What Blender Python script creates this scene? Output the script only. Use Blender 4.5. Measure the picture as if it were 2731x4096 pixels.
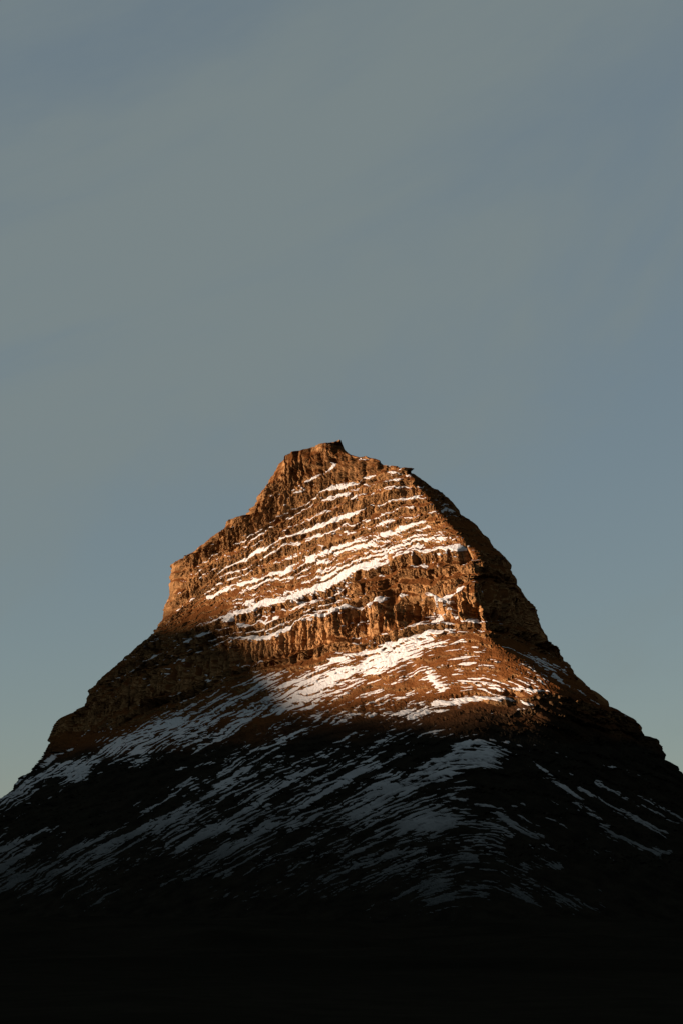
import bpy, math
import numpy as np
from math import radians, sin, cos, tan

# ------------------------------------------------------------------ scene, camera, sky, sun, exposure
scene = bpy.context.scene
for o in list(bpy.data.objects):
    bpy.data.objects.remove(o)
COL = scene.collection

PITCH = radians(13.5)
FPX = 6229.0                      # focal length in photograph pixels (2731 x 4096)
CAM = np.array([0.0, 0.0, 20.0])
cam_d = bpy.data.cameras.new('camera')
cam_d.sensor_fit = 'VERTICAL'
cam_d.sensor_height = 36.0
cam_d.lens = 36.0 * FPX / 4096.0
cam_d.clip_start = 0.5
cam_d.clip_end = 60000.0
cam = bpy.data.objects.new('camera', cam_d)
cam.location = CAM
cam.rotation_euler = (radians(90) + PITCH, 0, 0)
COL.objects.link(cam)
scene.camera = cam

SUN_AZ = radians(76.0)            # left of the direction from the mountain to the camera
SUN_EL = radians(9.0)
TO_SUN = np.array([-sin(SUN_AZ) * cos(SUN_EL), -cos(SUN_AZ) * cos(SUN_EL), sin(SUN_EL)])
sun_d = bpy.data.lights.new('sun', 'SUN')
sun_d.energy = 5.0
sun_d.angle = radians(0.5)
sun_d.color = (1.0, 0.73, 0.54)
sun = bpy.data.objects.new('sun', sun_d)
from mathutils import Vector
sun.rotation_euler = Vector(TO_SUN).to_track_quat('Z', 'Y').to_euler()
sun.location = (-800, -300, 900)
COL.objects.link(sun)

world = bpy.data.worlds.new('World')
scene.world = world
world.use_nodes = True
nt = world.node_tree
for n in list(nt.nodes):
    nt.nodes.remove(n)
def N(t, typ, **kw):
    n = t.nodes.new(typ)
    for k, v in kw.items():
        setattr(n, k, v)
    return n
w_out = N(nt, 'ShaderNodeOutputWorld')
w_bg = N(nt, 'ShaderNodeBackground')
w_sky = N(nt, 'ShaderNodeTexSky', sky_type='NISHITA')
w_sky.sun_disc = False
w_sky.sun_elevation = SUN_EL
w_sky.sun_rotation = math.atan2(TO_SUN[0], TO_SUN[1])
w_sky.altitude = 50
w_sky.air_density = 1.0
w_sky.dust_density = 0.3
w_sky.ozone_density = 1.0
# thin high cloud: an even pale veil over the whole sky and long soft streaks, both in world directions
w_tc = N(nt, 'ShaderNodeTexCoord')
w_map = N(nt, 'ShaderNodeMapping', vector_type='TEXTURE')
w_map.inputs['Location'].default_value = (9.3, 4.4, 1.7)
w_map.inputs['Rotation'].default_value = (0, radians(-32), 0)
w_map.inputs['Scale'].default_value = (1.5, 1.0, 0.55)
w_n = N(nt, 'ShaderNodeTexNoise')
w_n.inputs['Scale'].default_value = 1.9
w_n.inputs['Detail'].default_value = 8.0
w_n.inputs['Roughness'].default_value = 0.56
w_n.inputs['Distortion'].default_value = 0.7
w_r = N(nt, 'ShaderNodeMapRange', interpolation_type='SMOOTHSTEP')
w_r.inputs['From Min'].default_value = 0.41
w_r.inputs['From Max'].default_value = 0.61
w_r.inputs['To Min'].default_value = 0.0
w_r.inputs['To Max'].default_value = 0.72
w_veil = N(nt, 'ShaderNodeMix', data_type='RGBA')
w_veil.inputs['Factor'].default_value = 0.74
w_veil.inputs['B'].default_value = (1.13, 1.44, 1.60, 1)
w_mix = N(nt, 'ShaderNodeMix', data_type='RGBA')
w_mix.inputs['B'].default_value = (1.44, 1.72, 1.70, 1)
nt.links.new(w_tc.outputs['Generated'], w_map.inputs['Vector'])
nt.links.new(w_map.outputs['Vector'], w_n.inputs['Vector'])
nt.links.new(w_n.outputs['Fac'], w_r.inputs['Value'])
nt.links.new(w_sky.outputs['Color'], w_veil.inputs['A'])
nt.links.new(w_veil.outputs['Result'], w_mix.inputs['A'])
nt.links.new(w_r.outputs['Result'], w_mix.inputs['Factor'])
nt.links.new(w_mix.outputs['Result'], w_bg.inputs['Color'])
w_bg.inputs['Strength'].default_value = 0.05
nt.links.new(w_bg.outputs['Background'], w_out.inputs['Surface'])

vs = scene.view_settings
vs.view_transform = 'Standard'
vs.look = 'None'
vs.exposure = 1.5
vs.gamma = 1.0
vs.use_curve_mapping = False

# ------------------------------------------------------------------ numeric helpers
F32 = np.float32
def hash2(ix, iy, seed=0):
    h = (ix.astype(np.uint32) * np.uint32(374761393) + iy.astype(np.uint32) * np.uint32(668265263)
         + np.uint32(seed * 974711 + 12345))
    h = (h ^ (h >> np.uint32(13))) * np.uint32(1274126177)
    h ^= h >> np.uint32(16)
    h = h * np.uint32(2246822519)
    h ^= h >> np.uint32(15)
    return h
def hashf(ix, iy, seed=0):
    return (hash2(ix, iy, seed) & np.uint32(0xFFFF)).astype(F32) / F32(65535.0)
_ang = np.linspace(0, 2 * np.pi, 256, endpoint=False)
GX, GY = np.cos(_ang).astype(F32), np.sin(_ang).astype(F32)
def noise(x, y, seed=0):
    """gradient noise, about -1..1"""
    x = np.asarray(x, F32); y = np.asarray(y, F32)
    x, y = np.broadcast_arrays(x, y)
    fx = np.floor(x); fy = np.floor(y)
    ix = fx.astype(np.int32); iy = fy.astype(np.int32)
    dx = x - fx; dy = y - fy
    sx = dx * dx * dx * (dx * (dx * 6 - 15) + 10)
    sy = dy * dy * dy * (dy * (dy * 6 - 15) + 10)
    def g(ox, oy):
        k = (hash2(ix + ox, iy + oy, seed) & np.uint32(255)).astype(np.intp)
        return GX[k] * (dx - ox) + GY[k] * (dy - oy)
    a = g(0, 0); b = g(1, 0); c = g(0, 1); d = g(1, 1)
    ab = a + sx * (b - a)
    cd = c + sx * (d - c)
    return (ab + sy * (cd - ab)) * F32(1.5)
def fbm(x, y, octv=3, seed=0, rough=0.5):
    t = 0; a = 1.0; n = 0.0
    for i in range(octv):
        t = t + a * noise(x * (2.03 ** i) + 7.3 * i, y * (2.03 ** i) - 3.1 * i, seed + i * 17)
        n += a; a *= rough
    return t / n * 1.25
def sstep(a, b, x):
    t = np.clip((x - a) / (b - a), 0, 1)
    return t * t * (3 - 2 * t)
def smooth1(a, k):
    ker = np.hanning(k + 2)[1:-1]; ker /= ker.sum()
    return np.convolve(np.pad(a, (k // 2, k // 2), mode='edge'), ker, mode='valid')[:len(a)]

CP, SP = cos(PITCH), sin(PITCH)
def ray(u, v):
    """photo pixel -> (X/Y, Z/Y) slope of its direction"""
    cx = (np.asarray(u, float) - 1365.5) / FPX
    cy = (2048.0 - np.asarray(v, float)) / FPX
    fy = CP - cy * SP
    fz = SP + cy * CP
    return cx / fy, fz / fy
def project(X, Y, Z):
    y = Y - CAM[1]; z = Z - CAM[2]
    fw = y * CP + z * SP
    up = -y * SP + z * CP
    return 1365.5 + FPX * X / fw, 2048.0 - FPX * up / fw

# ------------------------------------------------------------------ base form of the mountain
# front arete: height -> distance
TH = np.array([-30, 2.5, 47.7, 121.7, 166, 214.6, 256, 316, 421, 440, 480.])
TY = np.array([850, 920, 1010, 1129, 1191, 1257, 1304, 1371, 1490, 1530, 1612.])
def YN(h):
    return np.interp(h, TH, TY)
nose_px = np.array([(1370, 1760), (1375, 1775), (1525, 1850), (1620, 1876), (1655, 1930), (1705, 1980), (1755, 2050), (1812, 2110),
    (1872, 2180), (1905, 2250), (1885, 2330), (1920, 2400), (1940, 2480), (1980, 2570), (2080, 2650), (2225, 2760),
    (2190, 2830), (2020, 2950), (1960, 3150), (1950, 3350), (1950, 3640), (1950, 3800)], float)
def solve_nose():
    X = []; H = []
    for u, v in nose_px:
        rx, rz = ray(u, v)
        lo, hi = -60.0, 480.0
        for _ in range(60):
            m = 0.5 * (lo + hi)
            if CAM[2] + rz * YN(m) - m > 0: lo = m
            else: hi = m
        X.append(rx * YN(lo)); H.append(lo)
    i = np.argsort(H)
    return np.array(H)[i], np.array(X)[i]
NH, NX = solve_nose()
_hg = np.linspace(-60, 490, 1101)
_xg = smooth1(np.interp(_hg, NH, NX), 17)
def XN(h):
    return np.interp(h, _hg, _xg)
def rad_nose(h):
    return np.interp(h, [0, 120, 170, 230, 480], [120, 70, 24, 4, 3])
def kL(h):
    return np.interp(h, [0, 120, 200, 480], [0.62, 0.72, 0.80, 0.80])
def kR(h):
    return np.interp(h, [0, 120, 200, 480], [0.8, 1.1, 1.8, 1.8])
def Fbase(X, h):
    d = X - XN(h)
    r = rad_nose(h)
    s = np.sqrt(d * d + r * r) - r
    L = 0.5 * (s - d); R = 0.5 * (s + d)
    return YN(h) + kL(h) * L + 0.00035 * L * L + kR(h) * R

left_px = [(1356, 1773), (1334, 1788), (1308, 1790), (1286, 1792), (1232, 1794), (1206, 1804), (1193, 1818), (1161, 1829),
    (1117, 1858), (1098, 1899), (1078, 1922), (1072, 1944), (1034, 1982), (1021, 2021), (999, 2037), (976, 2069), (913, 2088),
    (890, 2123), (842, 2151), (811, 2180), (760, 2215), (728, 2238), (705, 2239), (689, 2260), (680, 2314), (675, 2378),
    (657, 2429), (638, 2493), (608, 2539), (548, 2587), (500, 2627), (418, 2700), (404, 2710), (357, 2758), (336, 2826),
    (307, 2839), (228, 2878), (211, 2915), (192, 2949), (166, 3019), (124, 3085), (75, 3114), (41, 3156), (0, 3189),
    (-130, 3270), (-330, 3380), (-620, 3500), (-1000, 3600), (-1500, 3680), (-2100, 3740), (-2600, 3790)]
right_px = [(1360, 1773), (1370, 1791), (1389, 1813), (1428, 1826), (1459, 1836), (1498, 1845), (1530, 1855), (1545, 1873),
    (1580, 1876), (1636, 1880), (1650, 1889), (1658, 1900), (1680, 1931), (1708, 1941), (1734, 1958), (1745, 1973), (1770, 1985), (1810, 2005),
    (1833, 2040), (1845, 2072), (1874, 2088), (1912, 2107), (1922, 2126), (1957, 2161), (1976, 2199), (2014, 2222), (2034, 2270),
    (2040, 2317), (2072, 2343), (2091, 2365), (2094, 2400), (2123, 2425), (2149, 2461), (2155, 2499), (2184, 2538), (2190, 2570),
    (2229, 2606), (2245, 2645), (2280, 2651), (2284, 2683), (2300, 2696), (2309, 2734), (2357, 2747), (2379, 2775), (2391, 2814),
    (2486, 2846), (2550, 2883), (2564, 2919), (2587, 2946), (2642, 2963), (2660, 2997), (2666, 3039), (2715, 3060), (2731, 3088),
    (2850, 3170), (3030, 3290), (3300, 3430), (3650, 3550), (4050, 3640), (4600, 3720), (5100, 3790)]
def solve_rim(pts):
    H = []; X = []
    for u, v in pts:
        rx, rz = ray(u, v)
        Y = 1450.0
        for _ in range(80):
            h = CAM[2] + rz * Y
            Y = 0.6 * Y + 0.4 * min(float(Fbase(np.array(rx * Y), np.array(h))) + 14.0, 2600)
        H.append(CAM[2] + rz * Y); X.append(rx * Y)
    H = np.array(H); X = np.array(X)
    for i in range(1, len(H)):
        H[i] = min(H[i], H[i - 1] - 0.12)
    return H[::-1].copy(), X[::-1].copy()
LH, LX = solve_rim(left_px)
RH, RX = solve_rim(right_px)
H_TOP = min(LH[-1], RH[-1]) - 0.02
H_BOT = -14.0

# rows: even steps in the photograph, finer on the upper cliffs
NR, NC = 1010, 1060
vv = np.linspace(1760, 3800, 2041)
hh = []
for v in vv:
    _, rz = ray(1800, v)
    lo, hi = -60.0, 480.0
    for _ in range(40):
        m = 0.5 * (lo + hi)
        if CAM[2] + rz * YN(m) - m > 0: lo = m
        else: hi = m
    hh.append(lo)
hh = np.array(hh)
wgt = np.interp(vv, [1760, 2850, 3000, 3500, 3800], [1, 1, 0.8, 0.66, 0.3])
cum = np.cumsum(wgt); cum = (cum - cum[0]) / (cum[-1] - cum[0])
rows_h = np.interp(np.linspace(0, 1, NR), cum, hh)
rows_h = H_BOT + (rows_h - rows_h[-1]) / (rows_h[0] - rows_h[-1]) * (H_TOP - H_BOT)     # top row first
xl = np.interp(rows_h, LH, LX); xr = np.interp(rows_h, RH, RX)
xl = smooth1(xl, 3); xr = smooth1(xr, 3)
jag = sstep(476, 440, rows_h)
xl = xl + jag * (1.9 * noise(rows_h / 4.5, 0 * rows_h, 601) + 1.3 * noise(rows_h / 1.7, 0 * rows_h, 603))
xr = xr + sstep(440, 405, rows_h) * (2.0 * noise(rows_h / 9, 0 * rows_h, 604) + 2.1 * noise(rows_h / 4, 0 * rows_h, 605) + 1.5 * noise(rows_h / 1.7, 0 * rows_h, 607))
def smooth_rows(a):
    k = 61
    pad = np.concatenate([2 * a[0] - a[1:k // 2 + 1][::-1], a, 2 * a[-1] - a[-k // 2:-1][::-1]])
    ker = np.hanning(k + 2)[1:-1]; ker /= ker.sum()
    return np.convolve(pad, ker, mode='valid')[:len(a)]
xls = smooth_rows(xl); xrs = smooth_rows(xr)
# columns: dense inside the frame, sparse on the flanks that run out of it
t = np.linspace(0, 1, NC)
Hh = rows_h[:, None] * np.ones((1, NC))
Xn = np.zeros((NR, NC))
for r in range(NR):
    a, b = xls[r], xrs[r]
    lim_l, lim_r = max(a, -300.0), min(b, 300.0)
    if lim_l > a or lim_r < b:
        knots = np.array([a, lim_l, lim_r, b + 1e-6]); dens = np.array([0.35, 1.0, 0.35])
        seg = np.maximum(np.diff(knots), 0) * dens
        cs = np.concatenate([[0], np.cumsum(seg)]); cs /= cs[-1]
        x = np.interp(t, cs + np.arange(4) * 1e-9, knots)
    else:
        x = a + t * (b - a)
    e = np.clip(1 - t / 0.12, 0, 1) ** 2; f = np.clip(1 - (1 - t) / 0.12, 0, 1) ** 2
    x = x + (xl[r] - a) * e + (xr[r] - b) * f
    x[0] = xl[r]; x[-1] = xr[r]
    Xn[r] = np.maximum.accumulate(x)
width = (xr - xl)[:, None]
eL = Xn - xl[:, None]; eR = xr[:, None] - Xn
Erim = np.minimum(np.interp(Hh, [0, 200, 480], [30, 22, 18]), 0.33 * width + 0.02)
def rim_curve(e):
    k = np.clip(1 - e / Erim, 0, 1)
    return Erim * 1.0 * (1 - np.sqrt(np.maximum(1 - k * k, 0)))
Y0 = Fbase(Xn, Hh)
Yb = Y0 + rim_curve(eL) + rim_curve(eR)
rimfade = sstep(0.0, 1.0, np.minimum(eL, eR) / np.maximum(Erim, 1e-3))      # 0 on the skyline

dx = np.gradient(Xn, axis=1); dx = np.where(np.abs(dx) < 1e-5, 1e-5, dx)
slopeX = np.gradient(Yb, axis=1) / dx
slopeX = np.clip(slopeX, -6, 6)
nl = np.sqrt(1 + slopeX ** 2)
nX, nY = slopeX / nl, -1 / nl

U, V = project(Xn, Yb, Hh)
S = (Xn * 1.3).astype(F32)          # distance along the face
Hf = Hh.astype(F32)
U = U.astype(F32); V = V.astype(F32)

# ------------------------------------------------------------------ strata read off the photograph
lines_px = [
 # 1: ledge below the summit wall
 [(640, 2330), (708, 2289), (823, 2250), (919, 2199), (995, 2161), (1040, 2135), (1110, 2078), (1187, 2040), (1300, 1986), (1391, 1938), (1499, 1909), (1595, 1882), (1660, 1885), (1740, 1930), (1900, 2020)],
 [(560, 2590), (638, 2499), (696, 2455), (760, 2404), (811, 2346), (874, 2295), (957, 2250), (1072, 2193), (1174, 2148), (1300, 2097), (1453, 2040), (1542, 2021), (1664, 1992), (1734, 1976), (1800, 2000), (2000, 2110)],
 [(560, 2620), (638, 2530), (728, 2455), (804, 2400), (906, 2362), (1008, 2333), (1072, 2301), (1155, 2282), (1238, 2250), (1300, 2219), (1408, 2187), (1498, 2164), (1619, 2120), (1702, 2097), (1836, 2072), (1900, 2090), (2100, 2190)],
 [(500, 2640), (600, 2580), (638, 2563), (760, 2527), (842, 2496), (906, 2462), (983, 2445), (1047, 2428), (1149, 2410), (1225, 2384), (1302, 2360), (1364, 2321), (1440, 2282), (1523, 2260), (1581, 2230), (1645, 2215), (1759, 2204), (1906, 2190), (2000, 2220), (2200, 2330)],
 [(340, 2850), (430, 2790), (500, 2747), (551, 2708), (628, 2683), (723, 2652), (806, 2617), (883, 2590), (959, 2570), (1042, 2556), (1093, 2552), (1130, 2536), (1206, 2486), (1300, 2461), (1364, 2438), (1472, 2418), (1606, 2392), (1753, 2394), (1810, 2385), (1861, 2350), (1960, 2330), (2300, 2500)],
 [(0, 3205), (108, 3128), (199, 3068), (290, 3015), (415, 2943), (500, 2900), (628, 2842), (723, 2806), (845, 2764), (947, 2721), (1042, 2690), (1112, 2680), (1170, 2674), (1253, 2652), (1329, 2628), (1425, 2603), (1579, 2574), (1719, 2532), (1800, 2528), (1955, 2548), (2050, 2570), (2300, 2680), (2500, 2800)],
 [(0, 3272), (124, 3205), (274, 3148), (414, 3073), (539, 3032), (746, 2962), (915, 2925), (1042, 2905), (1202, 2868), (1297, 2842), (1400, 2814), (1610, 2798), (1783, 2780), (1923, 2756), (2038, 2754), (2153, 2757), (2255, 2770), (2389, 2815), (2731, 3000)],
 [(0, 3380), (249, 3297), (481, 3222), (638, 3189), (912, 3106), (1078, 3056), (1300, 3032), (1528, 3034), (1702, 3015), (1811, 2990), (1939, 2955), (2121, 2974), (2395, 3050), (2731, 3200)],
 [(0, 3640), (350, 3560), (712, 3460), (1000, 3405), (1300, 3385), (1574, 3366), (1939, 3352), (2176, 3352), (2731, 3400)],
 [(0, 3800), (700, 3690), (1300, 3650), (2000, 3640), (2731, 3680)],
]
ug = np.arange(-2800, 5400, 4.0)
def ext(pts):
    p = np.array(pts, float)
    y = np.interp(ug, p[:, 0], p[:, 1])
    y = np.where(ug < p[0, 0], p[0, 1] + (p[0, 0] - ug) * 0.42, y)
    y = np.where(ug > p[-1, 0], p[-1, 1] + (ug - p[-1, 0]) * 0.42, y)
    return smooth1(y, 11)
LT = [ext(l) for l in lines_px]
LT.insert(0, LT[0] - np.interp(ug, [600, 900, 1250, 1700], [70, 110, 185, 110]))
for k in range(1, len(LT)):
    LT[k] = np.maximum(LT[k], LT[k - 1] + 22)
def strat(u, v):
    q = np.zeros(u.shape, F32)
    prev = np.interp(u, ug, LT[0]).astype(F32)
    for k in range(1, len(LT)):
        cur = np.interp(u, ug, LT[k]).astype(F32)
        q += np.clip((v - prev) / (cur - prev), 0, 1)
        prev = cur
    return q

# ledges wander and step a little
low = sstep(2500, 2900, V)
Vw = V + 9 * fbm(S / 34, Hf / 60, 2, 1) + 6 * noise(S / 9, Hf / 25, 5) + 3 * noise(S / 3.4, Hf / 8, 9)
Vw = Vw + 7 * (hashf(np.floor(S / 6.5 + 0.6 * noise(S / 12, Hf / 30, 33)).astype(np.int32), np.floor(Hf / 14).astype(np.int32), 3) - 0.5)
Q = strat(U, Vw)
Q = np.clip(Q + (0.13 * noise(S / 55, Q * 2.1, 15) + 0.04 * noise(S / 17, Q * 5.0, 16)) * sstep(0, .3, Q), 0, 10)
Qs = strat(U, V)
gh = np.gradient(Hh, axis=0); gh = np.where(np.abs(gh) < 1e-4, -1e-4, gh)
dq = np.nan_to_num(-np.gradient(Qs, axis=0) / gh)
Hper = 1.0 / np.clip(dq, 0.004, 0.2)           # metres of height per stratum
Hper = np.clip(Hper, 5, 90).astype(F32)

# sub-bands: (q top, q bottom, cliff share, strength)
subs = [(0, .5, .7, .9), (.5, 1, .78, 1.0),
        (1, 1.28, .5, .8), (1.28, 1.62, .62, 1.1), (1.62, 2, .66, 1.1),
        (2, 2.3, .55, 1.0), (2.3, 2.64, .6, 1.1), (2.64, 3, .45, .9),
        (3, 3.24, .32, .8), (3.24, 3.5, .32, .8), (3.5, 3.72, .36, .8), (3.72, 4, .22, .8),
        (4, 4.42, .74, 1.2), (4.42, 4.72, .72, 1.0), (4.72, 5, .5, .9),
        (5, 5.74, .84, 1.15), (5.74, 6, .62, .9),
        (6, 6.17, .34, .45), (6.17, 6.36, .3, .45), (6.36, 6.55, .3, .4), (6.55, 6.77, .3, .4), (6.77, 7, .25, .4),
        (7, 7.2, .75, 1.1), (7.2, 7.4, .5, .8), (7.4, 7.6, .45, .6), (7.6, 7.8, .4, .6), (7.8, 8, .3, .5),
        (8, 8.14, .35, .4), (8.14, 8.3, .35, .4), (8.3, 8.5, .3, .4), (8.5, 8.72, .3, .4), (8.72, 9, .3, .4), (9, 10.01, .4, .1)]
REL = np.zeros_like(Q); CL = np.zeros_like(Q); BID = np.zeros(Q.shape, np.int32); STR = np.zeros_like(Q)
def edge_amp(k, m):
    """how far the lip between sub-band k-1 and k stands out"""
    a0 = subs[max(k - 1, 0)]; a1 = subs[min(k, len(subs) - 1)]
    h = Hper[m] * 0.5 * ((a0[1] - a0[0]) * a0[2] * a0[3] + (a1[1] - a1[0]) * a1[2] * a1[3])
    return 0.30 * h * np.clip(0.85 + 1.0 * noise(S[m] / 26, np.full(h.shape, k * 5.1, F32), 61), 0.12, 1.7)
for k, (a, b, c, st) in enumerate(subs):
    m = (Q >= a) & (Q < b)
    phi = (Q[m] - a) / (b - a)
    cc = np.clip(c + 0.16 * noise(S[m] / 30, np.full(phi.shape, k * 3.7, F32), 51), 0.12, 0.92)
    top = edge_amp(k, m); bot = edge_amp(k + 1, m)
    low_ = -0.5 * (top + bot)
    REL[m] = np.where(phi < cc, top + (low_ - top) * phi / cc, low_ + (bot - low_) * (phi - cc) / (1 - cc))
    BID[m] = k; STR[m] = st
    CL[m] = np.where(phi < cc, 1.0, 0.0) * sstep(0, 0.10, phi) * sstep(0, .12, cc - phi)

# separate features: towers, hollows, buttresses (photo position, spread in px, metres out)
feats = [(1538, 2410, 26, 44, 9), (1520, 2485, 44, 58, 9), (1580, 2500, 22, 44, 6), (1668, 2432, 78, 40, -22), (1436, 2450, 36, 46, -14),
         (1345, 2510, 56, 66, 7), (1250, 2560, 50, 60, 3), (1895, 2455, 34, 34, -9), (1880, 2395, 40, 30, 6), (1955, 2420, 30, 40, 3),
         (1865, 2215, 20, 34, -8), (1905, 2260, 26, 46, 4), (1790, 2230, 60, 40, 4), (1620, 2240, 70, 44, 4), (1480, 2370, 60, 50, 5),
         (1560, 2370, 26, 50, -5), (1330, 1815, 30, 30, 4), (1332, 1838, 9, 14, -6), (1234, 1878, 9, 18, -6), (1260, 1850, 60, 30, 3), (1290, 1885, 34, 16, -4), (1410, 1870, 90, 30, 3), (1565, 1955, 60, 34, 4),
         (1625, 1965, 14, 34, -4), (720, 2300, 26, 60, -6), (690, 2300, 16, 60, 4), (930, 2520, 60, 50, 4), (1945, 2545, 40, 26, 4),
         (1990, 2790, 40, 26, 4), (2130, 2790, 40, 26, 5), (2060, 2795, 18, 26, -4), (1860, 2880, 110, 60, 6), (2040, 2950, 120, 90, -4),
         (1560, 2690, 60, 60, 3), (1640, 2700, 26, 60, -2)]
FEAT = np.zeros_like(Q)
for fu, fv, su, sv, am in feats:
    FEAT += (am * np.exp(-(np.abs((U - fu) / su) ** 3.2) - np.abs((V - fv) / sv) ** 3.2)).astype(F32)

# vertical joints: columns and facets on the cliffs, different in every band
SC = (S + 1.3 * nX * (REL + FEAT)).astype(F32)       # joints stay plumb although the lips stand out
def columns(wd, seed, warp=0.45):
    ph = SC / wd + BID * 13.37 + warp * noise(S / (wd * 1.7), Hf / (wd * 5.0), seed) + 0.16 * noise(S / wd, Hf / (wd * 0.9), seed + 3)
    i = np.floor(ph).astype(np.int32); f = (ph - i).astype(F32)
    h0 = hashf(i, BID, seed); h1 = hashf(i + 1, BID, seed); tl = hashf(i, BID, seed + 1) - 0.5
    bl = sstep(0.80, 1.0, f)
    val = (h0 + tl * (f - 0.5) * 1.6) * (1 - bl) + h1 * bl - tl * 0.0
    crack = np.exp(-(np.minimum(f, 1 - f) / 0.09) ** 2)
    return val - 0.5, crack * (hashf(i, BID, seed + 2) ** 2)
big = sstep(4.0, 4.2, Q) * (1 - sstep(5.85, 6.0, Q))
c1, k1 = columns(5.2, 11)
c2, k2 = columns(13.0, 21)
c3, k3 = columns(2.1, 31)
strength = np.clip(STR, 0, 1.2)
rel = REL + FEAT
c4, k4 = columns(9.5, 41, 0.6)
pil = sstep(5.0, 5.06, Q) * (1 - sstep(5.66, 5.74, Q))
rel += pil * (5.0 * c4 - 3.0 * k4)
rel += CL * strength * (2.3 * c1 - 2.0 * k1) * (0.75 + 0.6 * big)
rel += (0.25 + 0.75 * CL) * strength * (2.6 * c2 - 1.8 * k2) * (0.6 + 1.3 * big) * (1 - 0.55 * sstep(6, 6.2, Q))
rel += CL * (0.6 * c3 - 0.5 * k3)
# gullies that run through several bands, and general roughness
gl = np.abs(fbm(S / 60 + 0.15 * noise(S / 30, Hf / 40, 71), Hf / 240, 2, 73))
rel += (-1.6 * np.exp(-(gl / 0.07) ** 2) + 2.4 * fbm(S / 70, Hf / 120, 2, 79)) * (0.4 + 0.6 * (1 - sstep(6, 6.5, Q)))
rel += 1.1 * (0.5 - np.abs(fbm(S / 6, Hf / 4.5, 3, 81, 0.62)) * 2) * (0.15 + 0.85 * CL) * (1 - 0.45 * pil)
bi_ = np.floor(SC / 3.1 + BID * 3.3 + 0.5 * noise(SC / 5, Hf / 9, 87)).astype(np.int32)
bj_ = np.floor(Hf / 3.3 + hashf(bi_, BID, 88) * 3).astype(np.int32)
rel += (0.07 + 0.93 * CL) * 1.9 * (hashf(bi_, bj_, 89) - 0.5) * (1 - 0.75 * sstep(6, 6.2, Q) * (1 - CL))
rel += 0.8 * (0.15 + 0.85 * CL) * noise(S / 30, Q * 26, 97) * (1 - sstep(6, 6.3, Q)) * (1 - 0.6 * pil)
crag = 1 - sstep(0.85, 1.0, Q)
rel += crag * (3.2 * c2 - 2.5 * k2 + 1.6 * c1 - 1.2 * k1 + 2.2 * fbm(S / 12, Hf / 9, 3, 83, 0.6))
rel += 0.42 * fbm(S / 1.8, Hf / 1.5, 2, 91, 0.6)
# shallow gullies and ribs on the scree slopes
dirn = np.interp(U, [900, 1700, 1900, 2100, 2800], [tan(radians(31)), tan(radians(29)), 0.0, -tan(radians(28)), -tan(radians(31))])
ugr = np.arange(-2800, 5400, 4.0)
G = np.cumsum(np.interp(ugr, [0, 900, 1650, 1900, 2100, 2800], [tan(radians(34)), tan(radians(29)), tan(radians(24)), 0.0, -tan(radians(30)), -tan(radians(34))])) * 4.0
W = (V + np.interp(U, ugr, G)).astype(F32)
scree = sstep(6.0, 6.3, Q) * (1 - 0.6 * sstep(7.0, 7.05, Q) * (1 - sstep(7.2, 7.3, Q)))
rib = fbm(U / 420, W / 34, 3, 101, 0.55)
rel += scree * (1.5 * rib + 0.5 * fbm(U / 90, W / 11, 2, 111))
rel += sstep(6.0, 6.4, Q) * 5.0 * fbm(S / 140, Hf / 110, 2, 115)

rel *= (0.16 + 0.84 * rimfade)
rel *= np.clip(width / 40, 0, 1)
flat = sstep(25, 5, Hh)
rel = rel * (1 - 0.8 * flat)
PX = Xn + nX * rel; PY = Yb + nY * rel
PZ = Hh + 0.22 * noise(S / 2.2, Hf / 2.2, 131)
P = np.stack([PX, PY, PZ], -1)

def grid_normals(P):
    a = np.gradient(P, axis=1); b = np.gradient(P, axis=0)
    n = np.cross(b, a)
    n /= np.maximum(np.linalg.norm(n, axis=-1, keepdims=True), 1e-9)
    n = np.where((n[..., 1:2] > 0.0) & (n[..., 2:3] < 0), -n, n)
    return n
NRM = grid_normals(P)
def blur(a, k):
    ker = np.hanning(k + 2)[1:-1]; ker /= ker.sum()
    for ax in (0, 1):
        a = np.apply_along_axis(lambda x: np.convolve(np.pad(x, k // 2, mode='edge'), ker, mode='valid'), ax, a)
    return a
NZ = blur(NRM[..., 2], 5)

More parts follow.
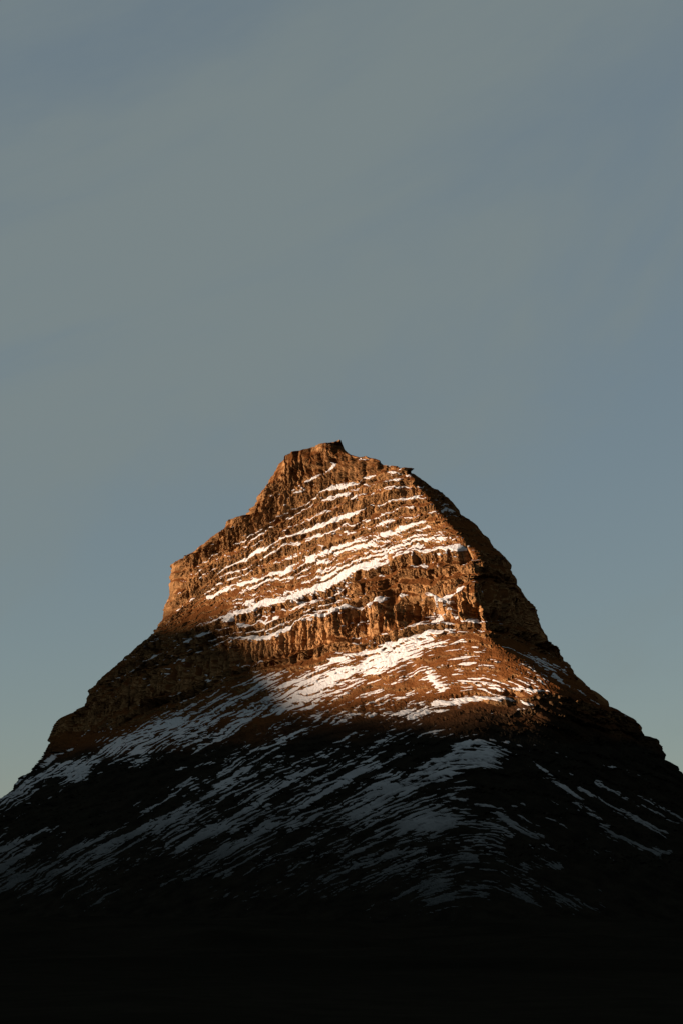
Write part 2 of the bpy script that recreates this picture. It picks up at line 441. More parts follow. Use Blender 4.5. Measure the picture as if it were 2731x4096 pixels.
# ------------------------------------------------------------------ where the snow lies
dens_pts = np.array([
 (1250, 1860, -.7), (1120, 1880, -1.3), (1180, 1840, -1.2), (1400, 1890, -.9), (1330, 1810, -.9), (1150, 1960, -.3), (1180, 2010, -.4), (1050, 2080, -.7), (900, 2180, -.5), (1600, 1950, -.3), (1700, 1960, -.6), (1350, 1965, .1),
 (1300, 2040, -.2), (1500, 1985, -.35), (1650, 2050, -.35), (1450, 2095, -.2), (1250, 2150, -.2), (1050, 2240, -.2), (1750, 2060, -.3), (1300, 2090, .1), (1000, 2220, .05), (1650, 2010, -.2),
 (1450, 2200, .45), (1300, 2260, .6), (1150, 2310, .35), (1000, 2350, .35), (1600, 2130, .4), (1500, 2240, .5), (1350, 2290, .75), (1200, 2380, .35), (950, 2430, .2), (1700, 2120, .1), (1720, 2180, .1),
 (1600, 2320, -.8), (1750, 2340, -.9), (1480, 2350, -.6), (1850, 2270, -.8), (1800, 2190, .3), (1250, 2430, -.05), (1100, 2450, -.2), (1350, 2400, .05), (1650, 2370, -.5),
 (720, 2330, -.6), (800, 2290, -.2), (850, 2420, -.2), (700, 2420, -.6), (1700, 2400, .35), (1450, 2430, .0), (1080, 2540, .5), (900, 2560, -.1), (600, 2600, -.1), (760, 2560, -.3),
 (700, 2690, -.5), (500, 2800, -.8), (900, 2650, -.7), (400, 2850, -.8), (1100, 2620, -.8), (1350, 2540, -1), (1550, 2480, -1), (1250, 2600, -.9), (250, 2980, -.8), (600, 2780, -.6),
 (1350, 2680, .45), (1250, 2760, .75), (1100, 2740, .6), (900, 2830, .5), (700, 2900, .5), (500, 2990, .5), (300, 3080, .5), (100, 3180, .3), (1500, 2690, .4), (1700, 2690, .45), (1600, 2640, .45), (1800, 2690, .3), (1700, 2560, .5), (1850, 2640, 0.35), (1950, 2660, 0.2), (1880, 2590, .2), (1550, 2740, .2),
 (1950, 2720, .3), (2100, 2720, .3), (1650, 2750, -.2), (1850, 2580, -.4), (1950, 2620, -.7), (2080, 2690, -.1), (1400, 2600, -.1),
 (1500, 2880, -.2), (1300, 2940, -.3), (1700, 2900, -.25), (1900, 2900, -.7), (1000, 3000, -.2), (500, 3130, -.9), (700, 3060, -.6), (200, 3250, -.8), (1100, 2950, -.2), (380, 3180, -1.), (350, 3280, -.8),
 (2100, 2300, -1.2), (2000, 2350, -1), (2100, 2550, -1.2), (2250, 2850, -1.2), (2400, 2950, -1), (2500, 3000, -1), (2050, 2900, -.9), (1700, 2970, -.35), (2350, 2750, -1), (1900, 2100, -1), (2000, 2200, -1),
 (1880, 3000, .25), (1750, 3090, .35), (1950, 3045, .2), (1600, 3130, .25), (1960, 3125, -1), (2080, 3090, -1), (2010, 3190, -.8), (1850, 3160, -.3), (1450, 3080, .1), (1600, 3060, -.1),
 (1300, 3150, .1), (1000, 3200, .05), (700, 3300, .15), (400, 3400, .1), (100, 3480, .15), (1500, 3250, .15), (1750, 3290, .25), (1950, 3300, -.0), (2200, 3250, -.4), (2350, 3250, -.7), (2600, 3250, -.7), (2600, 3100, -1), (2450, 3350, -.4),
 (800, 3150, -.2), (600, 3200, -.3), (1200, 3050, -.1), (900, 3400, -.0), (500, 3550, -.3), (1500, 3420, .1), (1800, 3420, -.1), (1750, 3550, .0), (1300, 3540, -.1), (2150, 3560, -.2), (900, 3600, -.3), (2450, 3550, -.6),
 (100, 3700, -.8), (700, 3690, -.9), (1300, 3680, -.9), (2000, 3680, -.9), (2600, 3650, -1), (-400, 3500, -.2), (3000, 3400, -.4)], F32)
def idw(pts, u, v, p=2.6, r0=26.0):
    num = np.zeros(u.shape, F32); den = np.zeros(u.shape, F32)
    for a, b, d in pts:
        dd = (u - a) ** 2 + ((v - b) * 1.7) ** 2 + r0 * r0
        w = dd ** (-p / 2 - 0.4)
        num += w * d; den += w
    return num / den
gu = np.arange(-600, 3340, 10.0, dtype=F32); gv = np.arange(1740, 3860, 10.0, dtype=F32)
GUU, GVV = np.meshgrid(gu, gv)
DG = idw(dens_pts, GUU, GVV)
def bil(grid, u, v):
    x = np.clip((u - gu[0]) / 10, 0, len(gu) - 1.01); y = np.clip((v - gv[0]) / 10, 0, len(gv) - 1.01)
    i = x.astype(int); j = y.astype(int); fx = x - i; fy = y - j
    return (grid[j, i] * (1 - fx) + grid[j, i + 1] * fx) * (1 - fy) + (grid[j + 1, i] * (1 - fx) + grid[j + 1, i + 1] * fx) * fy
# drifts that can be followed along a ledge or down a gully: points, half width, strength
strokes = [
 ([(1500, 1908), (1391, 1938), (1300, 1984), (1187, 2038), (1110, 2078), (1040, 2132), (960, 2172)], 9, .9),
 ([(1600, 1895), (1540, 1903)], 5, .8),
 ([(1325, 1858), (1270, 1900), (1222, 1926)], 7, 1.3), ([(1340, 1875), (1325, 1882)], 6, 1.2), ([(1428, 1828), (1459, 1838)], 4, 1.2), ([(1210, 1960), (1150, 2000), (1118, 2030)], 7, .8),
 ([(1130, 1995), (1100, 2020), (1082, 2045)], 8, .9),
 ([(1460, 2036), (1400, 2062), (1300, 2094), (1174, 2145), (1072, 2190), (957, 2246), (880, 2292)], 8, .95),
 ([(1664, 1990), (1600, 2004), (1500, 2030)], 4, .7), ([(1650, 2028), (1580, 2045)], 6, .6), ([(1415, 1980), (1370, 1990)], 10, .7),
 ([(1560, 2062), (1300, 2140), (1150, 2200), (1000, 2270), (900, 2320)], 4, .7),
 ([(1700, 2098), (1619, 2118), (1500, 2164), (1400, 2186), (1300, 2215), (1238, 2248)], 14, .8),
 ([(1150, 2284), (1090, 2300), (1040, 2325), (930, 2350), (830, 2385)], 9, .8),
 ([(1870, 2188), (1790, 2200), (1750, 2215)], 9, .7), ([(1760, 2150), (1680, 2160), (1580, 2195), (1500, 2225), (1400, 2290), (1310, 2320)], 16, .9),
 ([(1360, 2312), (1290, 2352), (1200, 2372), (1100, 2402), (1000, 2420)], 11, .8), ([(1000, 2430), (930, 2470), (880, 2490)], 9, .9),
 ([(860, 2500), (780, 2545), (700, 2580)], 4, .8), ([(640, 2545), (590, 2585)], 9, .8), ([(1850, 2352), (1812, 2385), (1750, 2398), (1640, 2398), (1590, 2390)], 9, .95),
 ([(1540, 2400), (1475, 2422)], 8, .9), ([(1380, 2430), (1300, 2462), (1206, 2488), (1140, 2530), (1050, 2555)], 10, 1.), ([(1790, 2448), (1750, 2470), (1710, 2490)], 11, 1.),
 ([(1790, 2520), (1690, 2545), (1600, 2575), (1500, 2600), (1420, 2618), (1330, 2642)], 12, .8), ([(1470, 2535), (1400, 2552)], 5, .8),
 ([(1860, 2562), (1790, 2575), (1700, 2590), (1600, 2605)], 6, .8), ([(1660, 2610), (1530, 2640), (1420, 2680), (1320, 2730), (1200, 2800), (1130, 2850)], 17, .8),
 ([(1715, 2690), (1735, 2720), (1780, 2760)], 11, 1.), ([(2200, 2700), (2270, 2745), (2391, 2812)], 4, .9), ([(2180, 2765), (2060, 2760), (1930, 2755)], 4, .6),
 ([(2130, 2822), (2050, 2800), (1920, 2797), (1800, 2815), (1740, 2815)], 6, .95), ([(1710, 2842), (1640, 2868)], 8, .9), ([(1850, 2825), (1800, 2845), (1600, 2850), (1480, 2860), (1400, 2858)], 5, .7),
 ([(2130, 2838), (2070, 2838)], 8, .8), ([(1965, 2855), (1940, 2868)], 6, .8),
 ([(1290, 2870), (1190, 2935), (1120, 2990), (1040, 3040), (900, 3130), (760, 3230), (560, 3360)], 10, .55),
 ([(1900, 2945), (1840, 2985), (1780, 3040), (1600, 3130), (1500, 3200), (1380, 3290)], 11, .4), ([(1950, 3010), (1960, 3045), (1850, 3070), (1730, 3110), (1600, 3180)], 11, .4),
 ([(2130, 3060), (2222, 3120), (2313, 3193), (2386, 3266), (2450, 3339), (2578, 3394), (2650, 3416)], 15, 1.05),
 ([(2322, 3150), (2477, 3238), (2578, 3293), (2650, 3334)], 11, 1.05), ([(2395, 3129), (2477, 3175)], 8, 1.), ([(2495, 3190), (2580, 3232)], 5, .9),
 ([(2550, 3175), (2623, 3220), (2731, 3284), (2860, 3350)], 9, 1.), ([(2504, 3083), (2587, 3115)], 8, 1.), ([(2587, 3238), (2731, 3302)], 6, .9), ([(2420, 3062), (2460, 3070)], 5, .9), ([(2470, 2944), (2520, 2950)], 4, .8),
 ([(1960, 2960), (2060, 2968), (2150, 3000)], 4, .8), ([(2150, 2980), (2200, 3005), (2260, 3025)], 6, .8), ([(2240, 3085), (2300, 3100)], 4, .8), ([(1800, 3180), (1870, 3210), (2000, 3230), (2100, 3222)], 7, .8),
 ([(2000, 3260), (2080, 3320), (2170, 3350)], 13, .8), ([(1600, 3300), (1800, 3290)], 14, .6), ([(2130, 3385), (2250, 3390)], 12, .7), ([(1300, 3520), (1500, 3430), (1700, 3400)], 14, .5),
 ([(2100, 3470), (2250, 3460)], 14, .6), ([(1800, 3460), (1900, 3440)], 14, .6),
 ([(1720, 3580), (1760, 3560)], 40, .6), ([(1920, 3565), (1950, 3590)], 26, .6), ([(2060, 3570), (2110, 3600)], 24, .6), ([(2250, 3590), (2330, 3620), (2400, 3630)], 26, .6),
 ([(0, 3400), (150, 3330), (300, 3290)], 8, .6), ([(1000, 3005), (1080, 2990), (1150, 2950)], 6, .8), ([(700, 3080), (800, 3060), (860, 3050)], 5, .8), ([(560, 3250), (640, 3215), (720, 3150), (780, 3110)], 8, .7), ([(1240, 3080), (1130, 3140), (1000, 3230), (860, 3300), (700, 3410)], 8, .6), ([(1500, 3060), (1380, 3110), (1240, 3200), (1050, 3330), (900, 3420)], 9, .5), ([(250, 3330), (120, 3400), (0, 3480)], 7, .7), ([(400, 3400), (600, 3300), (780, 3200)], 10, .45), ([(0, 3560), (300, 3400), (500, 3300)], 9, .5), ([(650, 3540), (800, 3500), (930, 3490)], 14, .5),
 ([(100, 3700), (300, 3590), (400, 3560)], 10, .4)]
SG = np.zeros_like(U)
du, dvv = U + 9 * fbm(U / 60, V / 40, 2, 141), V + 7 * fbm(U / 50, V / 18, 2, 143)
for pts, hw, st in strokes:
    p = np.array(pts, float)
    pad = hw * 4 + 20
    m = (U > p[:, 0].min() - pad) & (U < p[:, 0].max() + pad) & (V > p[:, 1].min() - pad) & (V < p[:, 1].max() + pad)
    if not m.any(): continue
    uu, ww = du[m], dvv[m]
    best = np.full(uu.shape, 1e9, F32)
    for (x0, y0), (x1, y1) in zip(p[:-1], p[1:]):
        L2 = (x1 - x0) ** 2 + (y1 - y0) ** 2
        tt = np.clip(((uu - x0) * (x1 - x0) + (ww - y0) * (y1 - y0)) / L2, 0, 1)
        best = np.minimum(best, np.hypot(uu - x0 - tt * (x1 - x0), ww - y0 - tt * (y1 - y0)))
    SG[m] = np.maximum(SG[m], st * np.exp(-(best / (hw * 1.25)) ** 2))
D = bil(DG, U, V)
upper = 1 - sstep(5.8, 6.2, Q)
# fine broken streaks: along the strata above, oblique on the scree below
n_str = fbm(S / 15 + 0.4 * noise(S / 9, Q * 6, 152), Q * 14, 3, 151, 0.6)
field = sstep(2.7, 3.1, Q) * (1 - sstep(3.8, 4.0, Q))
wu = U + 30 * noise(U / 150, V / 60, 165); ww = W + 9 * noise(U / 110, V / 40, 167)
n_scr = (0.52 * fbm(wu / 340, ww / 13.0, 3, 161, 0.62) + 0.55 * fbm(wu / 120, ww / 6.6, 2, 163, 0.65)
         + 0.42 * fbm(U / 44, (V + 0.4 * (W - V)) / 6.4, 2, 171, 0.6) * (0.5 + 0.9 * np.clip(fbm(U / 170, V / 90, 2, 173) + .4, 0, 1)))
n_big = fbm(U / 260, W / 60, 2, 181)
slope_lit = (1 - sstep(6.9, 7.3, Q)) * (0.55 + 0.45 * sstep(950, 1400, U))
ledge = np.clip((NZ - 0.36) * 2.6, -0.9, 0.8)
M = (upper * ((0.95 - 0.35 * field) * ledge + 0.70 * n_str + 0.30 * fbm(S / 40, Q * 3, 2, 155) + 0.62 * D + 0.80 * SG - 0.71 - 0.04 * field)
     + (1 - upper) * (0.35 * ledge + 0.85 * n_scr + 0.30 * n_big + (0.80 - 0.28 * slope_lit) * D + 0.74 * SG - 0.43 - 0.15 * slope_lit + 0.3 * slope_lit * n_scr))
# no snow on really steep faces
M -= 1.6 * sstep(0.30, 0.10, NZ) * (0.4 + 0.6 * upper)
M -= 0.35 * (1 - rimfade) * upper
M = M.astype(F32)

# ------------------------------------------------------------------ materials
def new_mat(name):
    m = bpy.data.materials.new(name); m.use_nodes = True
    t_ = m.node_tree
    for n in list(t_.nodes): t_.nodes.remove(n)
    out = N(t_, 'ShaderNodeOutputMaterial'); b = N(t_, 'ShaderNodeBsdfPrincipled')
    t_.links.new(b.outputs['BSDF'], out.inputs['Surface'])
    b.inputs['Roughness'].default_value = 0.95
    b.inputs['Specular IOR Level'].default_value = 0.0
    return m, t_, b
def mixc(t_, fac, a, b):
    n = N(t_, 'ShaderNodeMix', data_type='RGBA')
    for key, val in (('Factor', fac), ('A', a), ('B', b)):
        if isinstance(val, (tuple, float, int)):
            n.inputs[key].default_value = val if not isinstance(val, tuple) else (*val, 1)
        else:
            t_.links.new(val, n.inputs[key])
    return n.outputs['Result']
def tnoise(t_, scale, detail=4, rough=0.6, vec=None):
    n = N(t_, 'ShaderNodeTexNoise')
    n.inputs['Scale'].default_value = scale; n.inputs['Detail'].default_value = detail; n.inputs['Roughness'].default_value = rough
    if vec is not None: t_.links.new(vec, n.inputs['Vector'])
    return n.outputs['Fac']
def mrange(t_, val, a, b, c=0.0, d=1.0):
    n = N(t_, 'ShaderNodeMapRange'); t_.links.new(val, n.inputs['Value'])
    for k, x in zip(('From Min', 'From Max', 'To Min', 'To Max'), (a, b, c, d)): n.inputs[k].default_value = x
    return n.outputs['Result']
def attr(t_, name):
    return N(t_, 'ShaderNodeAttribute', attribute_name=name).outputs['Fac']

def rock_material():
    m, t_, b = new_mat('basalt_and_dry_grass')
    geo = N(t_, 'ShaderNodeNewGeometry').outputs['Position']
    n1 = tnoise(t_, 0.09, 5, 0.65, geo); n2 = tnoise(t_, 0.9, 4, 0.7, geo)
    rock = mixc(t_, mrange(t_, n1, .35, .65), (0.112, 0.060, 0.025), (0.230, 0.128, 0.055))
    rock = mixc(t_, mrange(t_, n2, .42, .68, 0, .55), rock, (0.040, 0.023, 0.011))
    tn = N(t_, 'ShaderNodeVectorMath', operation='SCALE'); t_.links.new(rock, tn.inputs[0]); t_.links.new(attr(t_, 'tone'), tn.inputs['Scale']); rock = tn.outputs['Vector']
    grass = mixc(t_, mrange(t_, n1, .35, .65), (0.074, 0.028, 0.009), (0.112, 0.044, 0.014))
    grass = mixc(t_, mrange(t_, n2, .4, .7, 0, .5), grass, (0.026, 0.011, 0.004))
    c = mixc(t_, attr(t_, 'turf'), rock, grass)
    low_c = mixc(t_, mrange(t_, n1, .35, .65), (0.007, 0.0065, 0.005), (0.016, 0.014, 0.010))  # low heath tint, near black to paint in the dimming downhill
    c = mixc(t_, attr(t_, 'heath_fade'), c, low_c)
    t_.links.new(c, b.inputs['Base Color'])
    bp = N(t_, 'ShaderNodeBump'); bp.inputs['Strength'].default_value = 0.55; bp.inputs['Distance'].default_value = 0.6
    t_.links.new(tnoise(t_, 1.1, 6, 0.7, geo), bp.inputs['Height']); t_.links.new(bp.outputs['Normal'], b.inputs['Normal'])
    return m
def snow_material():
    m, t_, b = new_mat('wind_packed_snow')
    geo = N(t_, 'ShaderNodeNewGeometry').outputs['Position']
    n2 = tnoise(t_, 0.8, 5, 0.7, geo)
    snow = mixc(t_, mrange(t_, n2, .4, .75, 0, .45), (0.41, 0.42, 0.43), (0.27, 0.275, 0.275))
    thin_fade = mixc(t_, mrange(t_, n2, .35, .65), (0.03, 0.033, 0.033), (0.075, 0.08, 0.08))  # near-black tint of the low snow, carries the painted dimming
    c = mixc(t_, attr(t_, 'thin_fade'), snow, thin_fade)
    t_.links.new(c, b.inputs['Base Color'])
    bp = N(t_, 'ShaderNodeBump'); bp.inputs['Strength'].default_value = 0.3; bp.inputs['Distance'].default_value = 0.5
    t_.links.new(tnoise(t_, 0.7, 5, 0.6, geo), bp.inputs['Height']); t_.links.new(bp.outputs['Normal'], b.inputs['Normal'])
    return m
MAT_ROCK = rock_material(); MAT_SNOW = snow_material()

# ------------------------------------------------------------------ meshes cut from the surface grid
def make_mesh(name, verts, quads, mat, attrs=None, smooth=True, parent=None):
    me = bpy.data.meshes.new(name)
    nv, nf = len(verts), len(quads)
    me.vertices.add(nv); me.vertices.foreach_set('co', np.ascontiguousarray(verts, F32).ravel())
    me.loops.add(nf * 4); me.loops.foreach_set('vertex_index', np.ascontiguousarray(quads, np.int32).ravel())
    me.polygons.add(nf)
    me.polygons.foreach_set('loop_start', np.arange(0, nf * 4, 4, dtype=np.int32))
    me.polygons.foreach_set('use_smooth', np.full(nf, smooth))
    me.update(calc_edges=True)
    for k, v in (attrs or {}).items():
        a = me.attributes.new(k, 'FLOAT', 'POINT'); a.data.foreach_set('value', np.ascontiguousarray(v, F32))
    me.materials.append(mat)
    o = bpy.data.objects.new(name, me)
    COL.objects.link(o)
    if parent is not None: o.parent = parent
    return o
idx = np.arange(NR * NC).reshape(NR, NC)
QUADS = np.stack([idx[:-1, :-1], idx[1:, :-1], idx[1:, 1:], idx[:-1, 1:]], -1).reshape(-1, 4)
def cut(name, fmask, pos, attrs, mat, parent, smooth=True):
    q = QUADS[fmask]
    used, inv = np.unique(q.ravel(), return_inverse=True)
    return make_mesh(name, pos[used], inv.reshape(-1, 4), mat, {k: v[used] for k, v in attrs.items()}, smooth, parent)

mountain = bpy.data.objects.new('mountain', None)
mountain.location = (0, 0, 0)
COL.objects.link(mountain)
mountain['kind'] = 'structure'
mountain['label'] = 'steep layered mountain with snowy ledges, its upper cliffs in low sunlight'
mountain['category'] = 'mountain'

turf = sstep(0.34, 0.60, NZ + 0.16 * fbm(S / 9, Hf / 5, 2, 191))
turf = np.maximum(turf, 0.8 * sstep(6.0, 6.2, Q) * (1 - CL))
heath_fade = sstep(172, 122, Hh + 14 * fbm(S / 60, Hf / 20, 2, 201))  # darker heath downhill, also painting a fade to black into the slopes
tone = 1.0 + 0.45 * (hashf(np.floor(SC / 4.3 + BID * 1.7).astype(np.int32), BID, 93) - 0.5) + 0.35 * (hashf(bi_, bj_, 94) - 0.5) + 0.30 * fbm(S / 25, Hf / 9, 2, 95) + 0.40 * pil + 0.12 * big
RATT = {'turf': turf.ravel(), 'heath_fade': heath_fade.ravel(), 'tone': np.clip(tone, 0.45, 1.8).ravel()}
Pf = P.reshape(-1, 3)
Qf = 0.25 * (Qs[:-1, :-1] + Qs[1:, :-1] + Qs[1:, 1:] + Qs[:-1, 1:])
Uf = 0.25 * (U[:-1, :-1] + U[1:, :-1] + U[1:, 1:] + U[:-1, 1:])
Vf = 0.25 * (V[:-1, :-1] + V[1:, :-1] + V[1:, 1:] + V[:-1, 1:])
Xf = Xn[:-1, :-1] - XN(Hh[:-1, :-1])
part_id = np.zeros(Qf.shape, np.int32)
right_face = (Xf > 6) & (Qf < 7)
part_id = np.searchsorted([1, 2, 3, 4, 5, 6, 7, 7.45, 9], Qf, side='right').astype(np.int32)
part_id[right_face] = 10
part_id[(Qf < 0.98) & ((Vf < np.interp(Uf, [1020, 1150, 1330, 1420, 1560], [1990, 1935, 1852, 1830, 1800])) & (Uf < 1440)) & ~right_face] = 11
part_id[(np.abs(Uf - (1540 + 0.05 * (Vf - 2400))) < 22 + 40 * sstep(2370, 2480, Vf)) & (Vf > 2370) & (Vf < 2550) & (Qf > 4.9)] = 12
part_id[(Uf < np.interp(Vf, [2230, 2400, 2500], [745, 790, 700])) & (Vf > 2225) & (Vf < 2520) & (Qf < 4)] = 13
PARTS = [('cliff_band', 'grey brown wall just under the summit crag'), ('cliff_band', 'stepped cliff band below the highest long snow ledge'),
         ('cliff_band', 'columned cliff band above the broad snow ledges'), ('ledge_band', 'low ledges almost buried under broad snow drifts'),
         ('cliff_band', 'dark recessed cliff band below the broad snow ledges'), ('cliff_band', 'tall pillared cliff with smooth sunlit faces'),
         ('scree_slope', 'snow streaked slope under the pillared cliff'), ('cliff_band', 'low broken cliff band at the foot of the sunlit slope'),
         ('scree_slope', 'shaded slope of oblique snow streaks'), ('foot_slope', 'dark foot of the mountain'),
         ('shaded_face', 'steep dark face turned away from the sun'), ('summit_crag', 'blocky crag that forms the summit'),
         ('rock_tower', 'pale rock tower standing out from the pillared cliff'), ('cliff_buttress', 'square cut buttress on the skyline')]
for k, (nm, lab) in enumerate(PARTS):
    fm = (part_id == k).ravel()
    if fm.sum() < 4: continue
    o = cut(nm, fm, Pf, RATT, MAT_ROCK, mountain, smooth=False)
    o['label'] = lab

# far side of the mountain, never seen from the front
NB = 48
ang = np.linspace(0, np.pi, NB)
step = 6
rr = np.unique(np.concatenate([np.arange(0, NR, step), [NR - 1]]))
lp = P[rr, 0]; rp = P[rr, -1]
mid = 0.5 * (lp + rp); hw = 0.5 * (rp - lp)
depth = 0.55 * np.linalg.norm(hw, axis=1, keepdims=True) + 3
BV = mid[:, None, :] - hw[:, None, :] * np.cos(ang)[None, :, None]
bn = np.stack([-hw[:, 1], hw[:, 0], 0 * hw[:, 0]], -1); bn /= np.maximum(np.linalg.norm(bn, axis=1, keepdims=True), 1e-6)
BV = BV + bn[:, None, :] * depth[:, None, :] * np.sin(ang)[None, :, None]
BV[:, 1:-1] += bn[:, None, :] * (6 * noise(BV[:, 1:-1, 0] / 40, BV[:, 1:-1, 2] / 12, 301)[..., None]) * np.clip(depth / 60, 0, 1)[:, None, :]
bi = np.arange(len(rr) * NB).reshape(len(rr), NB)
bq = np.stack([bi[:-1, 1:], bi[1:, 1:], bi[1:, :-1], bi[:-1, :-1]], -1).reshape(-1, 4)
z = np.zeros(len(rr) * NB)
o = make_mesh('far_face', BV.reshape(-1, 3), bq, MAT_ROCK, {'turf': z + .5, 'heath_fade': z, 'tone': z + 1}, True, mountain)

# ------------------------------------------------------------------ snow: a real layer lying on the rock
lift = np.clip(M * 1.9, -0.5, 0.55) + 0.04 * noise(S / 1.2, Hf / 1.2, 211) * (M > 0)
SN = np.stack([blur(NRM[..., i], 7) for i in range(3)], -1)
SN /= np.maximum(np.linalg.norm(SN, axis=-1, keepdims=True), 1e-6)
SPOS = P + SN * lift[..., None]
Mf = np.maximum(np.maximum(M[:-1, :-1], M[1:, :-1]), np.maximum(M[1:, 1:], M[:-1, 1:]))
mask = Mf > 0.0
mask[:3] = False
thin_fade = sstep(150, 12, Hh + 16 * fbm(U / 200, V / 60, 2, 221))  # snow darkens downhill: a fade to black painted in with the thinning
SATT = {'thin_fade': thin_fade.ravel()}
lab = np.where(mask, np.arange(mask.size).reshape(mask.shape), -1)
for it in range(400):
    old = lab.copy()
    for ax, sh in ((0, 1), (0, -1), (1, 1), (1, -1)):
        nb = np.roll(lab, sh, axis=ax); pb = np.roll(part_id, sh, axis=ax)
        if ax == 0: nb[0 if sh == 1 else -1] = -1
        else: nb[:, 0 if sh == 1 else -1] = -1
        ok = mask & (nb >= 0) & (pb == part_id)
        lab = np.where(ok, np.minimum(lab, nb), lab)
    fl = lab.ravel(); sel = fl >= 0
    fl[sel] = fl[fl[sel]]; fl[sel] = fl[fl[sel]]
    lab = fl.reshape(mask.shape)
    if np.array_equal(old, lab): break
fl = lab.ravel()
ids, cnt = np.unique(fl[fl >= 0], return_counts=True)
order = np.argsort(-cnt)
main = ids[order][:260]; main = main[cnt[order][:260] > 40]
Sf = SPOS.reshape(-1, 3)
srt = np.argsort(fl, kind='stable'); fs = fl[srt]
rest = fl >= 0
for lid in main:
    a, b = np.searchsorted(fs, [lid, lid + 1])
    fi = srt[a:b]
    rest[fi] = False
    q = QUADS[fi]
    used, inv = np.unique(q.ravel(), return_inverse=True)
    make_mesh('snow_patch', Sf[used], inv.reshape(-1, 4), MAT_SNOW, {'thin_fade': SATT['thin_fade'][used]}, True, mountain)
if rest.any():
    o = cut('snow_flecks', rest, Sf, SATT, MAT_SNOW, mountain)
    o['kind'] = 'stuff'
print('snow patches', len(main), 'of', len(ids), 'snow faces', int(mask.sum()), 'iter', it)

# ------------------------------------------------------------------ ground: dark moor reaching to the horizon
def ground_material():
    m, t_, b = new_mat('dark_moor')
    geo = N(t_, 'ShaderNodeNewGeometry').outputs['Position']
    n1 = tnoise(t_, 0.02, 5, 0.6, geo); n2 = tnoise(t_, 0.6, 5, 0.7, geo)
    c = mixc(t_, mrange(t_, n1, .35, .65), (0.008, 0.0075, 0.0055), (0.016, 0.014, 0.010))  # moor tint near black, standing in for the fade to black at the bottom
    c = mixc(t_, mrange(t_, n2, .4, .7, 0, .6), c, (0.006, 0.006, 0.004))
    t_.links.new(c, b.inputs['Base Color'])
    b.inputs['Specular IOR Level'].default_value = 0.0
    return m
rad = np.concatenate([[0.0], np.geomspace(4, 300, 70), np.linspace(310, 1500, 150), np.geomspace(1550, 40000, 40)])
th = np.concatenate([np.linspace(-0.32, 0.32, 160)[:-1], np.linspace(0.32, 2 * np.pi - 0.32, 140)[:-1]])
RR, TT = np.meshgrid(rad, th, indexing='ij')
gx = RR * np.sin(TT); gy = RR * np.cos(TT)
gz = 17.6 * np.exp(-(RR / 260) ** 2) + sstep(20, 200, RR) * (7.5 * np.maximum(fbm(gx / 150, gy / 110, 4, 401, 0.55), -0.25) * sstep(250, 650, RR) + 2.0 * fbm(gx / 90, gy / 90, 2, 403) - 0.3) * sstep(6000, 1200, RR) + 0.25 * noise(gx / 9, gy / 9, 409) * sstep(6, 30, RR) * sstep(900, 300, RR)
gi = np.arange(gx.size).reshape(gx.shape)
gq = np.stack([gi[:-1], gi[1:], np.roll(gi[1:], -1, 1), np.roll(gi[:-1], -1, 1)], -1).reshape(-1, 4)[:, ::-1]
ground = make_mesh('ground', np.stack([gx, gy, gz], -1).reshape(-1, 3), gq, ground_material())
ground['kind'] = 'structure'; ground['label'] = 'dark unlit moorland at the foot of the mountain'

# ------------------------------------------------------------------ the ridge across the valley whose shadow covers the lower slopes
DSUN = 5200.0
to = TO_SUN[:2] / np.linalg.norm(TO_SUN[:2]); pe = np.array([-to[1], to[0]])
edge_px = [(560, 2440), (640, 2490), (740, 2470), (860, 2445), (980, 2490), (1080, 2590), (1170, 2700), (1260, 2790), (1420, 2815), (1650, 2840), (1850, 2880), (2000, 2890), (2260, 2850)]
ew = []; ez = []
for u, v in edge_px:
    k = np.argmin((U - u) ** 2 + (V - v) ** 2)
    p = Pf[k]
    w = p[:2] @ pe; along = p[:2] @ to
    ew.append(w); ez.append(p[2] - along * tan(SUN_EL))
ew = np.array(ew); ez = np.array(ez)
i = np.argsort(ew); ew = ew[i]; ez = ez[i]
base_c = np.array([-40.0, 1330.0]); along_r = base_c @ to + DSUN
crest_known = ez + along_r * tan(SUN_EL)
print('ridge profile', np.round(ew), np.round(crest_known))
wg = np.linspace(ew[0] - 5200, ew[-1] + 5200, 620)
crest = np.interp(wg, ew, crest_known)
far = np.maximum(ew[0] - wg, wg - ew[-1]); far = np.clip(far, 0, None)
crest = smooth1(crest, 7)
crest = crest + sstep(80, 900, far) * (700 + 110 * fbm(wg / 500, 0 * wg, 3, 501)) - sstep(2600, 5200, far) * crest * 0.7  # far ends raised above the shadow edge to block more sky light
crest += 7 * noise(wg / 55, 0 * wg, 503) + 3 * noise(wg / 22, 0 * wg, 505)
off = np.array([-1100, -800, -520, -300, -150, -60, -20, 0, 30, 120, 300, 600, 1000, 1500.])
prof = np.array([-.06, .06, .22, .46, .72, .9, .975, 1.0, .97, .82, .6, .36, .12, -.06])
OO, WW = np.meshgrid(off, wg, indexing='ij')
zz = prof[:, None] * crest[None, :] + 26 * fbm(OO / 180, WW / 180, 3, 511) * (1 - np.abs(prof[:, None]) ** 8) * sstep(-.05, .2, prof[:, None])
xy = (along_r + OO)[..., None] * to + WW[..., None] * pe
ri = np.arange(OO.size).reshape(OO.shape)
rq = np.stack([ri[:-1, :-1], ri[:-1, 1:], ri[1:, 1:], ri[1:, :-1]], -1).reshape(-1, 4)
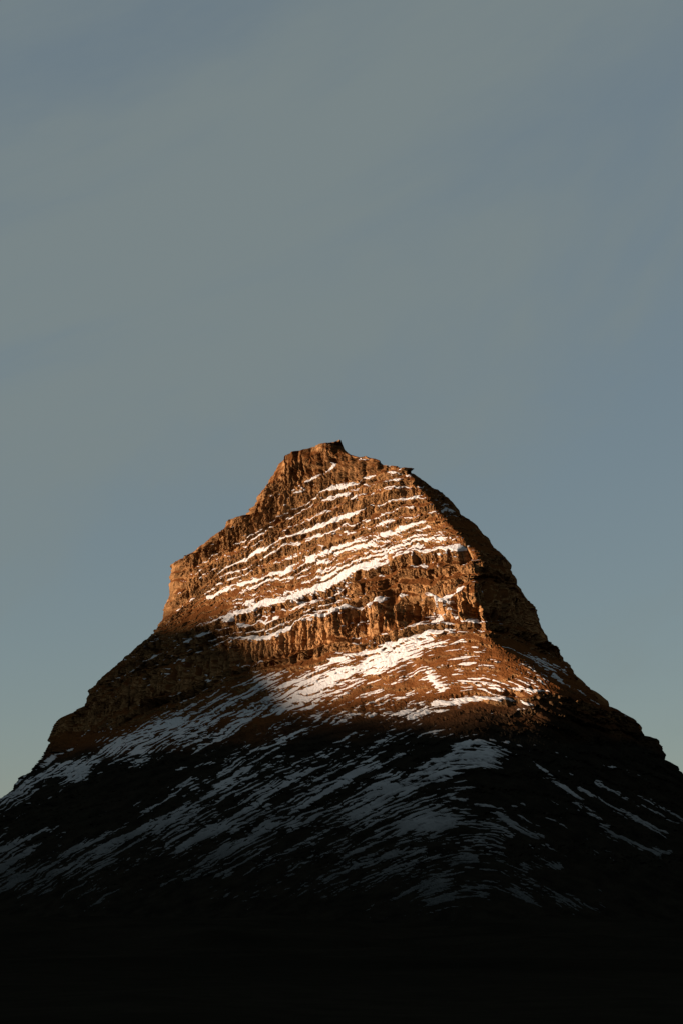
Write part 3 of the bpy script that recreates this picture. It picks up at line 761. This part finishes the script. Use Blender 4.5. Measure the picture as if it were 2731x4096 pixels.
zz0 = np.zeros(OO.size)
ridge = make_mesh('ridge', np.concatenate([xy, zz[..., None]], -1).reshape(-1, 3), rq, MAT_ROCK, {'turf': zz0 + 1, 'heath_fade': zz0 + .8, 'tone': zz0 + 1})
ridge['kind'] = 'structure'; ridge['label'] = 'long ridge across the valley behind the viewer'
# made-up ridges out of view, added to shut out sky light and deepen shade
def sky_block_ridge(az, dist, half, height, seed, label):
    t2 = np.array([sin(az), -cos(az)]); p2 = np.array([-t2[1], t2[0]])
    w2 = np.linspace(-half, half, 200)
    c2_ = (height + 160 * fbm(w2 / 420, 0 * w2, 3, seed) + 14 * noise(w2 / 40, 0 * w2, seed + 2)) * sstep(half, half * 0.2, np.abs(w2))
    O2, W2 = np.meshgrid(off, w2, indexing='ij')
    z2 = prof[:, None] * c2_[None, :] + 26 * fbm(O2 / 180, W2 / 180, 3, seed + 9) * (1 - np.abs(prof[:, None]) ** 8) * sstep(-.05, .2, prof[:, None])
    xy2 = base_c + (dist + O2)[..., None] * t2 + W2[..., None] * p2
    i2 = np.arange(O2.size).reshape(O2.shape)
    q2 = np.stack([i2[:-1, :-1], i2[:-1, 1:], i2[1:, 1:], i2[1:, :-1]], -1).reshape(-1, 4)
    e2 = np.zeros(O2.size)
    r2 = make_mesh('ridge', np.concatenate([xy2, z2[..., None]], -1).reshape(-1, 3), q2, MAT_ROCK, {'turf': e2 + 1, 'heath_fade': e2 + .8, 'tone': e2 + 1})
    r2['kind'] = 'structure'; r2['label'] = label
sky_block_ridge(radians(48.0), 2500.0, 2500.0, 1550.0, 521, 'high dark ridge added out of view opposite the shaded face to block sky light')
sky_block_ridge(radians(114.0), 2350.0, 1500.0, 1400.0, 541, 'high dark ridge added out of view beside the shaded face to block sky light')
sky_block_ridge(radians(-10.0), 2650.0, 1900.0, 1500.0, 561, 'high dark ridge added straight behind the viewer to block sky light')
sky_block_ridge(radians(-120.0), 2500.0, 1500.0, 1150.0, 581, 'high dark ridge added out of view beyond the sunlit shoulder to block sky light')
